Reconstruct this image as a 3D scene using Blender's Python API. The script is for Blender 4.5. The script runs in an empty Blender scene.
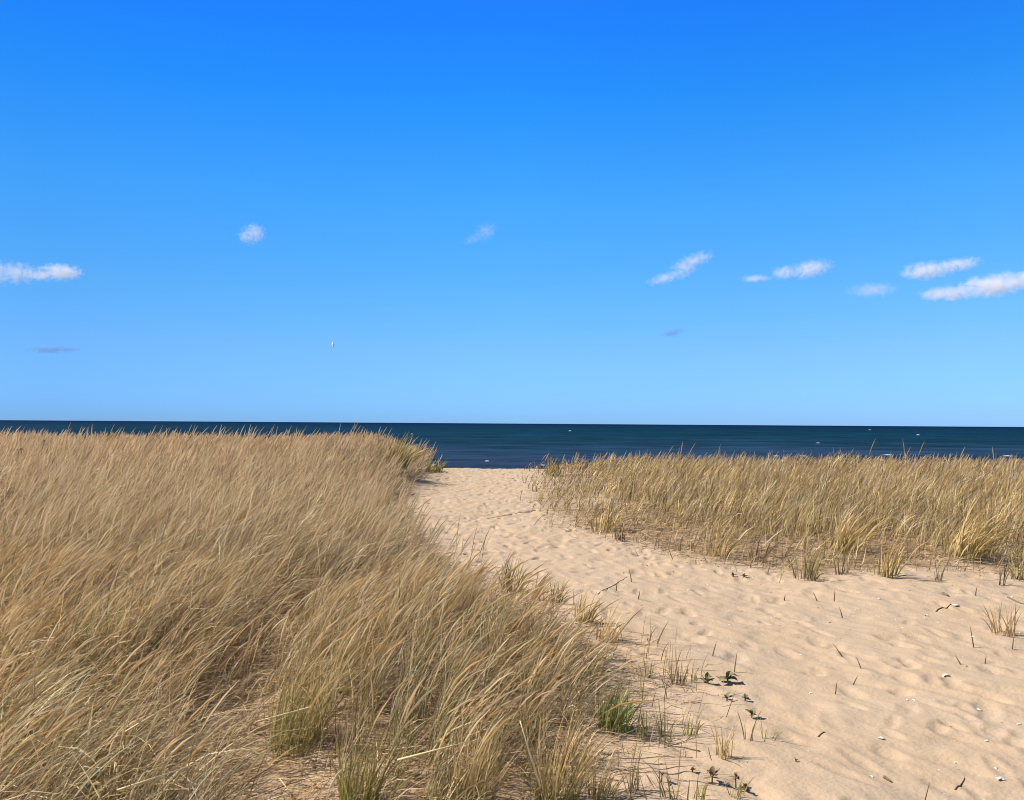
import bpy, bmesh, math, random
import numpy as np
from mathutils import Vector, Matrix, Euler, Quaternion

C = bpy.context.scene
COL = C.collection
R = math.radians
random.seed(7)
rng = np.random.default_rng(11)

# ------------------------------------------------------------------ camera, world, sun, exposure
EYE = 1.62
F_PX = 840.0
cam_d = bpy.data.cameras.new("camera")
cam = bpy.data.objects.new("camera", cam_d)
COL.objects.link(cam)
cam_d.sensor_width = 36.0
cam_d.lens = 36.0 * F_PX / 1024.0
cam_d.clip_start = 0.05
cam_d.clip_end = 120000.0
CAM_R = Euler((R(90 + 1.60), 0, 0)).to_matrix() @ Matrix.Rotation(R(0.38), 3, 'Z')
cam.matrix_world = Matrix.Translation((0, 0, EYE)) @ CAM_R.to_4x4()
C.camera = cam

SUN_ELEV, SUN_AZ = 44.0, -72.0        # azimuth clockwise from +Y (away from the camera)
sd = Vector((math.sin(R(SUN_AZ)) * math.cos(R(SUN_ELEV)), math.cos(R(SUN_AZ)) * math.cos(R(SUN_ELEV)), math.sin(R(SUN_ELEV))))
sun_d = bpy.data.lights.new("sun", 'SUN')
sun_d.energy = 5.0
sun_d.angle = R(0.53)
sun_d.color = (1.0, 0.92, 0.79)
sun = bpy.data.objects.new("sun", sun_d)
COL.objects.link(sun)
sun.rotation_euler = (-sd).to_track_quat('-Z', 'Y').to_euler()
sun.location = sd * 60

C.view_settings.view_transform = 'Standard'
C.view_settings.look = 'None'
C.view_settings.gamma = 1.0
C.view_settings.exposure = 0.74
try:
    C.view_settings.use_curve_mapping = False
except Exception:
    pass
C.cycles.filter_width = 1.05
C.render.filter_size = 1.05
C.cycles.max_bounces = 6
C.cycles.diffuse_bounces = 3
C.cycles.transmission_bounces = 4
C.cycles.transparent_max_bounces = 8
C.cycles.volume_bounces = 4

W = bpy.data.worlds.new("World")
C.world = W
W.use_nodes = True
nt = W.node_tree
bg = nt.nodes["Background"]
sky = nt.nodes.new("ShaderNodeTexSky")
sky.sky_type = 'NISHITA'
sky.sun_disc = False
sky.sun_elevation = R(SUN_ELEV)
sky.sun_rotation = R(SUN_AZ)
sky.air_density = 1.0
sky.dust_density = 0.2
sky.ozone_density = 2.5
# a deeper, cleaner blue than the model's default air: graded by elevation, side and back
tc = nt.nodes.new("ShaderNodeTexCoord")
sep = nt.nodes.new("ShaderNodeSeparateXYZ")
nt.links.new(tc.outputs["Generated"], sep.inputs[0])
ramp = nt.nodes.new("ShaderNodeValToRGB")
nt.links.new(sep.outputs["Z"], ramp.inputs[0])
SKY_TINT = [(0.0, (0.145, 0.32, 0.76)), (0.016, (0.145, 0.3225, 0.76)), (0.085, (0.183, 0.352, 0.66)), (0.146, (0.163, 0.39, 0.60)), (0.257, (0.114, 0.435, 0.70)),
            (0.36, (0.054, 0.41, 0.80)), (0.448, (0.040, 0.355, 0.90)), (0.58, (0.16, 0.34, 0.48)), (0.75, (0.30, 0.36, 0.38)), (1.0, (0.34, 0.35, 0.33))]
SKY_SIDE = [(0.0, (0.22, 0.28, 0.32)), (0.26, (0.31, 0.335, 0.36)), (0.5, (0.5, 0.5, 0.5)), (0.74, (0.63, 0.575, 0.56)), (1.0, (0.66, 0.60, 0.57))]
SKY_BACK = [(0.0, (0.85, 0.58, 0.30)), (0.42, (0.80, 0.58, 0.34)), (0.62, (0.5, 0.5, 0.5)), (1.0, (0.5, 0.5, 0.5))]     # unseen sky behind, tinted warm to warm the fill on the grass
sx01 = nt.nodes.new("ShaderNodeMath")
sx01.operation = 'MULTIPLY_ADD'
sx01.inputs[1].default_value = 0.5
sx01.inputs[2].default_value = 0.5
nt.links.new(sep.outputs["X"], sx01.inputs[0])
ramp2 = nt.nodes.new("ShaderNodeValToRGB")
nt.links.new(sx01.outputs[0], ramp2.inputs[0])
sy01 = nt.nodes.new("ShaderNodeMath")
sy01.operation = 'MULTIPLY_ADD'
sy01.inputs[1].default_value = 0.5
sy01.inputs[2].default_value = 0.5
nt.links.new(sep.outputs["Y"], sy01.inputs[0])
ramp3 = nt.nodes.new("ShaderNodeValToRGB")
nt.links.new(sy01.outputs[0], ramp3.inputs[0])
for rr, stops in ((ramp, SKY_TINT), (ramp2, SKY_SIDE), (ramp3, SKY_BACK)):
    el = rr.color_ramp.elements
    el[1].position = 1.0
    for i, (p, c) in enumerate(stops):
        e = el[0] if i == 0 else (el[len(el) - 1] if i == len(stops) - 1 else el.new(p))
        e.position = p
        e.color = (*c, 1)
mul = nt.nodes.new("ShaderNodeVectorMath")
mul.operation = 'MULTIPLY'
nt.links.new(sky.outputs[0], mul.inputs[0])
nt.links.new(ramp.outputs[0], mul.inputs[1])
mul2 = nt.nodes.new("ShaderNodeVectorMath")
mul2.operation = 'SCALE'
mul2.inputs["Scale"].default_value = 8.0
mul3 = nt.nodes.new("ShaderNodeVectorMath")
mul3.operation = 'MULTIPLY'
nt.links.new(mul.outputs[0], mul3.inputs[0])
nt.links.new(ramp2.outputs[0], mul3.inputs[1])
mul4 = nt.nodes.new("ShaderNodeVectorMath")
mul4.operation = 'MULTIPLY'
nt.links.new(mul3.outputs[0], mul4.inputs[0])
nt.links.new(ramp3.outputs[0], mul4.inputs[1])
nt.links.new(mul4.outputs[0], mul2.inputs[0])
nt.links.new(mul2.outputs[0], bg.inputs["Color"])
bg.inputs["Strength"].default_value = 0.082

# ------------------------------------------------------------------ helpers
def tag(o, label=None, cat=None, group=None, kind=None):
    if label: o["label"] = label
    if cat: o["category"] = cat
    if group: o["group"] = group
    if kind: o["kind"] = kind
    return o

def empty(name, loc, rotz=0.0):
    o = bpy.data.objects.new(name, None)
    o.empty_display_size = 0.1
    o.location = loc
    o.rotation_euler = (0, 0, rotz)
    COL.objects.link(o)
    return o

def mesh_obj(name, V, Q, mat, col=None, smooth=False, parent=None, loc=(0, 0, 0)):
    """numpy verts (n,3), quads (m,4) (or tris (m,3)) -> one object; col (n,3) goes to the point colour attribute 'tint'"""
    V = np.ascontiguousarray(V, dtype=np.float32)
    Q = np.ascontiguousarray(Q, dtype=np.int32)
    k = Q.shape[1]
    me = bpy.data.meshes.new(name)
    me.vertices.add(len(V))
    me.vertices.foreach_set("co", V.ravel())
    me.loops.add(Q.size)
    me.loops.foreach_set("vertex_index", Q.ravel())
    me.polygons.add(len(Q))
    me.polygons.foreach_set("loop_start", np.arange(0, Q.size, k, dtype=np.int32))
    if smooth:
        me.polygons.foreach_set("use_smooth", np.ones(len(Q), dtype=bool))
    me.update(calc_edges=True)
    if col is not None:
        a = me.color_attributes.new("tint", 'FLOAT_COLOR', 'POINT')
        c4 = np.ones((len(V), 4), dtype=np.float32)
        c4[:, :3] = col
        a.data.foreach_set("color", c4.ravel())
    me.materials.append(mat)
    o = bpy.data.objects.new(name, me)
    o.location = loc
    COL.objects.link(o)
    if parent is not None:
        o.parent = parent
    return o

def bm_obj(name, bm, mat, parent=None, smooth=True, loc=(0, 0, 0)):
    me = bpy.data.meshes.new(name)
    bm.normal_update()
    bm.to_mesh(me)
    bm.free()
    for p in me.polygons:
        p.use_smooth = smooth
    me.materials.append(mat)
    o = bpy.data.objects.new(name, me)
    o.location = loc
    COL.objects.link(o)
    if parent is not None:
        o.parent = parent
    return o

def sstep(a, b, x):
    t = np.clip((x - a) / (b - a), 0, 1)
    return t * t * (3 - 2 * t)

def _hash(ix, iy, s):
    n = (ix.astype(np.int64) * 374761393 + iy.astype(np.int64) * 668265263 + s * 974634721) & 0x7fffffff
    n = ((n ^ (n >> 13)) * 1274126177) & 0x7fffffff
    n = n ^ (n >> 16)
    return (n & 0xffff) / 65535.0 * 2 * np.pi

def noise(x, y, s=0):
    """gradient noise, about -0.7..0.7"""
    ix, iy = np.floor(x), np.floor(y)
    fx, fy = x - ix, y - iy
    u, v = fx * fx * fx * (fx * (fx * 6 - 15) + 10), fy * fy * fy * (fy * (fy * 6 - 15) + 10)
    def g(a, b):
        h = _hash(ix + a, iy + b, s)
        return np.cos(h) * (fx - a) + np.sin(h) * (fy - b)
    n0 = g(0, 0) * (1 - u) + g(1, 0) * u
    n1 = g(0, 1) * (1 - u) + g(1, 1) * u
    return n0 * (1 - v) + n1 * v

def fbm(x, y, s=0, octv=3):
    t, a = 0, 1.0
    for k in range(octv):
        t = t + a * noise(x * 2 ** k, y * 2 ** k, s + k * 17)
        a *= 0.5
    return t

def poly_sd(px, py, P):
    """signed distance to a closed polygon, positive inside"""
    P = np.asarray(P, float)
    d2 = np.full(px.shape, 1e18)
    inside = np.zeros(px.shape, bool)
    for k in range(len(P)):
        ax, ay = P[k]
        bx, by = P[(k + 1) % len(P)]
        ex, ey = bx - ax, by - ay
        t = np.clip(((px - ax) * ex + (py - ay) * ey) / (ex * ex + ey * ey), 0, 1)
        d2 = np.minimum(d2, (px - ax - t * ex) ** 2 + (py - ay - t * ey) ** 2)
        if ay != by:
            c = (ay > py) != (by > py)
            inside ^= c & (px < ax + (py - ay) * ex / ey)
    d = np.sqrt(d2)
    return np.where(inside, d, -d)

def line_d(px, py, P):
    P = np.asarray(P, float)
    d2 = np.full(px.shape, 1e18)
    for (ax, ay), (bx, by) in zip(P[:-1], P[1:]):
        ex, ey = bx - ax, by - ay
        t = np.clip(((px - ax) * ex + (py - ay) * ey) / (ex * ex + ey * ey), 0, 1)
        d2 = np.minimum(d2, (px - ax - t * ex) ** 2 + (py - ay - t * ey) ** 2)
    return np.sqrt(d2)

# ------------------------------------------------------------------ the lie of the land
SEA_Z = -3.4
LEFT = [(-2.35, 27), (-2.30, 24), (-2.15, 20), (-2.15, 16.2), (-1.50, 13), (-0.98, 10.2), (-0.36, 8.1), (0.40, 6.6), (0.74, 5.4),
        (0.52, 4.5), (0.20, 3.6), (-0.1, 2.2), (-0.6, 1.2), (-6, 0.6), (-60, 0.6), (-60, 27)]
RIGHT = [(1.05, 27), (0.95, 23.5), (0.62, 16), (1.05, 13.4), (2.0, 10.4), (3.3, 9.2), (4.5, 9.6), (5.6, 9.4), (8, 9.0), (14, 8.0),
         (60, 6), (60, 27)]
HOLLOW = [(-1.50, 7.1), (-1.62, 6.4), (-1.66, 5.4), (-1.55, 4.6), (-1.2, 3.9), (-0.9, 3.4)]

def land(x, y):
    x = np.asarray(x, float); y = np.asarray(y, float)
    base = np.interp(y, [-400, -30, 0, 7, 10, 16, 22, 25, 26.5, 29, 34, 45, 70, 84, 100, 140, 400],
                     [2.0, 0.4, 0, 0, 0.02, 0.09, 0.18, 0.20, 0.18, -0.1, -1.0, -1.9, -2.9, -3.4, -4.2, -6, -14])
    sl, sr = poly_sd(x, y, LEFT), poly_sd(x, y, RIGHT)
    ampl = np.interp(y, [1, 4, 6, 8, 12, 17, 22, 25, 28, 34], [0.02, 0.08, 0.18, 0.27, 0.37, 0.45, 0.45, 0.42, 0.26, 0])
    z = base + sstep(-0.1, 2.0, sl) * ampl
    z = z + 0.20 * np.exp(-((x + 3.6) / 1.2) ** 2 - ((y - 20) / 3.0) ** 2)
    ampr = np.interp(y, [6, 9, 12, 18, 24, 28, 34], [0, 0.05, 0.08, 0.07, 0.06, 0.04, 0])
    z = z + sstep(-0.2, 1.6, sr) * ampr
    z = z + 0.13 * np.exp(-((x - 5.45) / 0.35) ** 2 - ((y - 9.75) / 0.3) ** 2)      # low hump of sand by the grass
    z = z - 0.13 * np.exp(-(line_d(x, y, HOLLOW) / 0.45) ** 2)
    z = z + 0.05 * np.exp(-((x + 0.45) / 0.9) ** 2 - ((y - 5.2) / 1.3) ** 2)
    near = np.exp(-np.maximum(y - 30, 0) / 20)
    z = z + near * 0.05 * noise(x * 0.55 + 3.1, y * 0.4, 3) + near * 0.02 * noise(x * 1.7, y * 1.3, 4)
    return z

def ray(px, py):
    d = CAM_R @ Vector(((px - 512) / F_PX, (400 - py) / F_PX, -1.0))
    return d

_T = np.exp(np.linspace(math.log(2.0), math.log(90), 2400))
def at(px, py):
    """the point of the ground seen at a pixel"""
    d = ray(px, py)
    s = d.y
    x, y, z = d.x / s * _T, _T, EYE + d.z / s * _T
    hit = np.nonzero(z < land(x, y))[0]
    k = hit[0] if len(hit) else len(_T) - 1
    return Vector((x[k], y[k], float(land(x[k], y[k]))))

def on(x, y, dz=0.0):
    return Vector((x, y, float(land(x, y)) + dz))

# ------------------------------------------------------------------ materials
def new_mat(name):
    m = bpy.data.materials.new(name)
    m.use_nodes = True
    n = m.node_tree.nodes
    return m, m.node_tree, n, m.node_tree.links, n["Principled BSDF"]

def mat_sand():
    m, t, n, l, p = new_mat("sand")
    a = n.new("ShaderNodeAttribute"); a.attribute_name = "tint"
    tc = n.new("ShaderNodeTexCoord")
    n1 = n.new("ShaderNodeTexNoise"); n1.inputs["Scale"].default_value = 420; n1.inputs["Detail"].default_value = 2
    n2 = n.new("ShaderNodeTexNoise"); n2.inputs["Scale"].default_value = 38; n2.inputs["Detail"].default_value = 5
    for q in (n1, n2): l.new(tc.outputs["Object"], q.inputs["Vector"])
    r1 = n.new("ShaderNodeMapRange"); r1.inputs["From Min"].default_value = 0.3; r1.inputs["From Max"].default_value = 0.7
    r1.inputs["To Min"].default_value = 0.84; r1.inputs["To Max"].default_value = 1.14
    l.new(n1.outputs["Fac"], r1.inputs["Value"])
    vm = n.new("ShaderNodeVectorMath"); vm.operation = 'SCALE'
    l.new(a.outputs["Color"], vm.inputs[0]); l.new(r1.outputs[0], vm.inputs["Scale"])
    l.new(vm.outputs[0], p.inputs["Base Color"])
    p.inputs["Roughness"].default_value = 0.95
    p.inputs["Specular IOR Level"].default_value = 0.15
    b1 = n.new("ShaderNodeBump"); b1.inputs["Strength"].default_value = 0.35; b1.inputs["Distance"].default_value = 0.003
    b2 = n.new("ShaderNodeBump"); b2.inputs["Strength"].default_value = 0.35; b2.inputs["Distance"].default_value = 0.02
    l.new(n1.outputs["Fac"], b1.inputs["Height"]); l.new(n2.outputs["Fac"], b2.inputs["Height"])
    l.new(b2.outputs[0], b1.inputs["Normal"]); l.new(b1.outputs[0], p.inputs["Normal"])
    return m

def mat_blades(name="dry_grass", trans=0.29, rough=0.5):
    m, t, n, l, p = new_mat(name)
    a = n.new("ShaderNodeAttribute"); a.attribute_name = "tint"
    l.new(a.outputs["Color"], p.inputs["Base Color"])
    p.inputs["Roughness"].default_value = rough
    p.inputs["Specular IOR Level"].default_value = 0.25
    tr = n.new("ShaderNodeBsdfTranslucent")
    l.new(a.outputs["Color"], tr.inputs["Color"])
    mx = n.new("ShaderNodeMixShader"); mx.inputs[0].default_value = trans
    l.new(p.outputs[0], mx.inputs[1]); l.new(tr.outputs[0], mx.inputs[2])
    l.new(mx.outputs[0], n["Material Output"].inputs["Surface"])
    return m

def mat_sea():
    m, t, n, l, p = new_mat("sea_water")
    tc = n.new("ShaderNodeTexCoord")
    sx = n.new("ShaderNodeSeparateXYZ"); l.new(tc.outputs["Object"], sx.inputs[0])
    lg = n.new("ShaderNodeMath"); lg.operation = 'LOGARITHM'; lg.inputs[1].default_value = 10
    l.new(sx.outputs["Y"], lg.inputs[0])
    mr = n.new("ShaderNodeMapRange"); mr.inputs["From Min"].default_value = 1.9; mr.inputs["From Max"].default_value = 4.1
    l.new(lg.outputs[0], mr.inputs["Value"])
    # slow patches of deeper and paler water
    mp = n.new("ShaderNodeMapping"); mp.inputs["Scale"].default_value = (0.012, 0.05, 1)
    l.new(tc.outputs["Object"], mp.inputs["Vector"])
    ns = n.new("ShaderNodeTexNoise"); ns.inputs["Scale"].default_value = 1.0; ns.inputs["Detail"].default_value = 6; ns.inputs["Roughness"].default_value = 0.62
    l.new(mp.outputs[0], ns.inputs["Vector"])
    ad = n.new("ShaderNodeMath"); ad.operation = 'MULTIPLY_ADD'; ad.inputs[1].default_value = 0.55; 
    l.new(ns.outputs["Fac"], ad.inputs[0]); l.new(mr.outputs[0], ad.inputs[2])
    sb = n.new("ShaderNodeMath"); sb.operation = 'SUBTRACT'; sb.inputs[1].default_value = 0.50
    mp3 = n.new("ShaderNodeMapping"); mp3.inputs["Scale"].default_value = (0.06, 0.22, 1); mp3.inputs["Rotation"].default_value = (0, 0, R(-6))
    l.new(tc.outputs["Object"], mp3.inputs["Vector"])
    nf = n.new("ShaderNodeTexNoise"); nf.inputs["Scale"].default_value = 1.0; nf.inputs["Detail"].default_value = 4; nf.inputs["Roughness"].default_value = 0.7
    l.new(mp3.outputs[0], nf.inputs["Vector"])
    ad2 = n.new("ShaderNodeMath"); ad2.operation = 'MULTIPLY_ADD'; ad2.inputs[1].default_value = 0.45
    l.new(nf.outputs["Fac"], ad2.inputs[0]); l.new(ad.outputs[0], ad2.inputs[2])
    l.new(ad2.outputs[0], sb.inputs[0])
    rp = n.new("ShaderNodeValToRGB")
    stops = [(0.0, (0.022, 0.038, 0.080)), (0.09, (0.014, 0.034, 0.072)), (0.24, (0.0035, 0.027, 0.051)), (0.5, (0.0015, 0.0205, 0.046)), (0.75, (0.0005, 0.0115, 0.045)), (1.0, (0.0002, 0.006, 0.040))]
    for i, (q, c) in enumerate(stops):
        e = rp.color_ramp.elements[i] if i < 2 else rp.color_ramp.elements.new(q)
        e.position = q; e.color = (*c, 1)
    l.new(sb.outputs[0], rp.inputs[0])
    # wind rows: dark backs and paler faces of the waves at three sizes
    tot = None
    for (kx, ky, amp, rot) in ((0.11, 0.14, 1.0, 4), (0.040, 0.045, 1.0, -5), (0.009, 0.011, 0.7, 3)):
        mq = n.new("ShaderNodeMapping"); mq.inputs["Scale"].default_value = (kx, ky, 1); mq.inputs["Rotation"].default_value = (0, 0, R(rot))
        l.new(tc.outputs["Object"], mq.inputs["Vector"])
        nq = n.new("ShaderNodeTexNoise"); nq.inputs["Scale"].default_value = 1.0; nq.inputs["Detail"].default_value = 3; nq.inputs["Roughness"].default_value = 0.6
        l.new(mq.outputs[0], nq.inputs["Vector"])
        ma = n.new("ShaderNodeMath"); ma.operation = 'MULTIPLY_ADD'; ma.inputs[1].default_value = amp * 1.5; ma.inputs[2].default_value = -amp * 0.75
        l.new(nq.outputs["Fac"], ma.inputs[0])
        if tot is None:
            o1 = n.new("ShaderNodeMath"); o1.operation = 'ADD'; o1.inputs[1].default_value = 1.0; l.new(ma.outputs[0], o1.inputs[0]); tot = o1
        else:
            o1 = n.new("ShaderNodeMath"); o1.operation = 'ADD'; l.new(tot.outputs[0], o1.inputs[0]); l.new(ma.outputs[0], o1.inputs[1]); tot = o1
    cl = n.new("ShaderNodeClamp"); cl.inputs["Min"].default_value = 0.35; cl.inputs["Max"].default_value = 2.2
    l.new(tot.outputs[0], cl.inputs["Value"])
    vsc = n.new("ShaderNodeVectorMath"); vsc.operation = 'SCALE'
    l.new(rp.outputs[0], vsc.inputs[0]); l.new(cl.outputs[0], vsc.inputs["Scale"])
    n.remove(p)
    df = n.new("ShaderNodeBsdfDiffuse"); gl = n.new("ShaderNodeBsdfGlossy"); gl.inputs["Roughness"].default_value = 0.3
    l.new(vsc.outputs[0], df.inputs["Color"])
    mx = n.new("ShaderNodeMixShader"); mx.inputs[0].default_value = 0.03
    l.new(df.outputs[0], mx.inputs[1]); l.new(gl.outputs[0], mx.inputs[2])
    l.new(mx.outputs[0], n["Material Output"].inputs["Surface"])
    mp2 = n.new("ShaderNodeMapping"); mp2.inputs["Scale"].default_value = (0.10, 0.45, 1)
    mp2.inputs["Rotation"].default_value = (0, 0, R(8))
    l.new(tc.outputs["Object"], mp2.inputs["Vector"])
    nw = n.new("ShaderNodeTexNoise"); nw.inputs["Scale"].default_value = 1.0; nw.inputs["Detail"].default_value = 5; nw.inputs["Roughness"].default_value = 0.6
    l.new(mp2.outputs[0], nw.inputs["Vector"])
    bp = n.new("ShaderNodeBump"); bp.inputs["Strength"].default_value = 0.9; bp.inputs["Distance"].default_value = 1.0
    l.new(nw.outputs["Fac"], bp.inputs["Height"]); l.new(bp.outputs[0], gl.inputs["Normal"]); l.new(bp.outputs[0], df.inputs["Normal"])
    return m

def mat_plain(name, col, rough=0.8, var=0.25, scale=30, spec=0.2):
    m, t, n, l, p = new_mat(name)
    tc = n.new("ShaderNodeTexCoord")
    ns = n.new("ShaderNodeTexNoise"); ns.inputs["Scale"].default_value = scale; ns.inputs["Detail"].default_value = 4
    l.new(tc.outputs["Object"], ns.inputs["Vector"])
    mr = n.new("ShaderNodeMapRange"); mr.inputs["To Min"].default_value = 1 - var; mr.inputs["To Max"].default_value = 1 + var
    l.new(ns.outputs["Fac"], mr.inputs["Value"])
    vm = n.new("ShaderNodeVectorMath"); vm.operation = 'SCALE'; vm.inputs[0].default_value = col
    l.new(mr.outputs[0], vm.inputs["Scale"]); l.new(vm.outputs[0], p.inputs["Base Color"])
    p.inputs["Roughness"].default_value = rough
    p.inputs["Specular IOR Level"].default_value = spec
    return m

M_SAND = mat_sand()
M_GRASS = mat_blades()
M_SEA = mat_sea()
M_FOAM = mat_plain("foam", (0.50, 0.55, 0.58), 0.7, 0.08, 3)
M_SHELL = mat_plain("shell", (0.70, 0.67, 0.60), 0.45, 0.1, 60, 0.4)
M_TWIG = mat_plain("driftwood", (0.16, 0.115, 0.075), 0.85, 0.35, 60)
M_DEADLEAF = mat_plain("withered_leaf", (0.17, 0.16, 0.08), 0.7, 0.4, 50)
M_BROWNLEAF = mat_plain("brown_leaf", (0.17, 0.105, 0.062), 0.75, 0.4, 50)
M_BIRD = mat_plain("bird_feathers", (0.82, 0.83, 0.85), 0.7, 0.15, 8)
M_WING = mat_plain("wing_feathers", (0.16, 0.18, 0.22), 0.7, 0.15, 8)

# ------------------------------------------------------------------ the ground: one sheet of sand
def axis(parts):
    out = []
    for a, b, n in parts:
        out.append(np.linspace(a, b, n, endpoint=False))
    out.append([parts[-1][1]])
    return np.concatenate(out)

gx = axis([(-600, -60, 20), (-60, -16, 60), (-16, -3, 180), (-3, -1, 90), (-1, 3.2, 320), (3.2, 7, 200), (7, 16, 140), (16, 60, 60), (60, 600, 20)])
gy = axis([(-400, -20, 20), (-20, 1.5, 50), (1.5, 3.2, 40), (3.2, 5.2, 150), (5.2, 9, 200), (9, 15, 170), (15, 27, 170), (27, 40, 50), (40, 150, 60), (150, 400, 12)])
GX, GY = np.meshgrid(gx, gy)
Z = land(GX, GY)
SL, SR = poly_sd(GX, GY, LEFT), poly_sd(GX, GY, RIGHT)
open_sand = sstep(0.25, -0.35, SL) * sstep(0.5, -0.3, SR) * sstep(40, 28, GY)
far = sstep(6.0, 13.0, GY)
# wind-drawn lobes of sand in the near path, running down to the right
ca, sa = math.cos(R(-58)), math.sin(R(-58))
U, Vv = GX * ca + GY * sa, -GX * sa + GY * ca
wx = 0.12 * noise(GX * 1.6, GY * 1.6, 21)
lobes = noise(U * 3.0 + wx * 3, Vv * 6.5 + wx * 6, 22)
lobes2 = noise(U * 4.2 + 7, Vv * 11.0, 23)
z_rip = 0.013 * lobes + 0.009 * lobes2
# trodden, scuffed sand further on
scuff = 0.030 * noise(GX * 4.2, GY * 3.2, 24) + 0.016 * noise(GX * 9, GY * 7, 25)
Z = Z + open_sand * (z_rip * (1 - 0.6 * far) + scuff * (0.34 + 0.40 * far))
# footprints
def dent(cx, cy, a, lx, ly, depth):
    global Z
    i0, i1 = np.searchsorted(gx, [cx - 3 * lx - .1, cx + 3 * lx + .1])
    j0, j1 = np.searchsorted(gy, [cy - 3 * lx - .1, cy + 3 * lx + .1])
    if i1 <= i0 or j1 <= j0: return
    x, y = GX[j0:j1, i0:i1] - cx, GY[j0:j1, i0:i1] - cy
    u, v = x * math.cos(a) + y * math.sin(a), -x * math.sin(a) + y * math.cos(a)
    r2 = (u / lx) ** 2 + (v / ly) ** 2
    Z[j0:j1, i0:i1] += -depth * np.exp(-r2 * r2) + 0.15 * depth * np.exp(-(np.sqrt(r2) - 1.5) ** 2 / 0.2)
n_d = 0
for k in range(9000):
    y = random.uniform(3.2, 26)
    x = random.uniform(-3, 8)
    if poly_sd(np.array([x]), np.array([y]), LEFT)[0] > -0.2 or poly_sd(np.array([x]), np.array([y]), RIGHT)[0] > -0.1: continue
    prob = 0.5 if y < 7 else 0.45
    if random.random() > prob: continue
    dent(x, y, R(100 + random.gauss(0, 28)), random.uniform(0.05, 0.15), random.uniform(0.03, 0.07), random.uniform(0.005, 0.014) if y < 9 else random.uniform(0.008, 0.020))
    n_d += 1
# hummocky ground between the grass roots
grassy = np.clip(sstep(-0.3, 0.4, SL) + sstep(-0.4, 0.4, SR), 0, 1) * sstep(40, 28, GY)
Z = Z + grassy * (0.02 * noise(GX * 5, GY * 5, 31) + 0.010 * noise(GX * 13, GY * 13, 32))
warm = np.stack([0.405 + 0 * GX, 0.300 + 0 * GX, 0.211 + 0 * GX], -1)
patch = fbm(GX * 0.9, GY * 0.7, 41)[..., None]
col = warm * (1 + 0.06 * patch) + np.array([0.012, 0.0, -0.012]) * fbm(GX * 1.7 + 5, GY * 1.3, 44)[..., None]
litter_n = fbm(GX * 3.1, GY * 3.1, 51)
litter = np.clip(grassy * (0.75 + 0.9 * litter_n), 0, 1)
hd = np.exp(-(line_d(GX, GY, [(-1.25, 4.05), (-0.95, 3.75), (-0.75, 3.45)]) / 0.32) ** 2)
litter = np.clip(litter - hd, 0, 1)[..., None]
col = col * (1 - litter) + litter * np.array([0.27, 0.195, 0.135])
speck = ((fbm(GX * 24, GY * 18, 61) > 0.62) & (open_sand > 0.5))[..., None]
col = np.where(speck, col * 0.86, col)
wet = sstep(-2.9, -3.5, Z)[..., None]
col = col * (1 - 0.5 * wet)
ny, nx = GX.shape
idx = np.arange(nx * ny).reshape(ny, nx)
Qg = np.stack([idx[:-1, :-1], idx[:-1, 1:], idx[1:, 1:], idx[1:, :-1]], -1).reshape(-1, 4)
ground = mesh_obj("sand_ground", np.stack([GX, GY, Z], -1).reshape(-1, 3), Qg, M_SAND, col.reshape(-1, 3), smooth=True)
tag(ground, "pale beige dune sand with a trodden path running to the sea", "sand", kind="structure")

# exact height of the built sheet
def zs(x, y):
    x = np.asarray(x, float); y = np.asarray(y, float)
    i = np.clip(np.searchsorted(gx, x) - 1, 0, nx - 2)
    j = np.clip(np.searchsorted(gy, y) - 1, 0, ny - 2)
    u = (x - gx[i]) / (gx[i + 1] - gx[i]); v = (y - gy[j]) / (gy[j + 1] - gy[j])
    return (Z[j, i] * (1 - u) * (1 - v) + Z[j, i + 1] * u * (1 - v) + Z[j + 1, i] * (1 - u) * v + Z[j + 1, i + 1] * u * v)

def spot(px, py):
    p = at(px, py)
    p.z = float(zs(p.x, p.y))
    return p

# ------------------------------------------------------------------ the sea
sx_ = axis([(-60000, -2000, 10), (-2000, 2000, 20), (2000, 60000, 10)])
sy_ = axis([(60, 400, 20), (400, 4000, 12), (4000, 60000, 10)])
SXX, SYY = np.meshgrid(sx_, sy_)
ii = np.arange(SXX.size).reshape(SXX.shape)
sea = mesh_obj("sea", np.stack([SXX, SYY, np.full(SXX.shape, SEA_Z)], -1).reshape(-1, 3),
               np.stack([ii[:-1, :-1], ii[:-1, 1:], ii[1:, 1:], ii[1:, :-1]], -1).reshape(-1, 4), M_SEA, smooth=True)
tag(sea, "dark teal blue sea reaching the horizon", "sea", kind="structure")

def sea_at(px, py):
    d = ray(px, py)
    t = (SEA_Z - EYE) / d.z
    return Vector((d.x * t, d.y * t, SEA_Z))

# ------------------------------------------------------------------ grass blades
STRAW = np.array([(0.64, 0.44, 0.21), (0.55, 0.365, 0.165), (0.72, 0.53, 0.28), (0.43, 0.275, 0.13), (0.60, 0.42, 0.22)])
PINKISH = np.array([(0.64, 0.470, 0.295), (0.69, 0.515, 0.330), (0.53, 0.380, 0.235), (0.76, 0.60, 0.41)])
GOLD = np.array([(0.60, 0.425, 0.165), (0.51, 0.355, 0.13), (0.68, 0.50, 0.215), (0.42, 0.29, 0.105)])
GREEN = np.array([(0.21, 0.25, 0.07), (0.27, 0.30, 0.09), (0.16, 0.20, 0.055), (0.34, 0.33, 0.11)])
OLIVE = np.array([(0.33, 0.275, 0.10), (0.39, 0.31, 0.12), (0.28, 0.235, 0.09)])
PALE = np.array([(0.76, 0.61, 0.38), (0.70, 0.54, 0.31), (0.80, 0.66, 0.44)])
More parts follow.
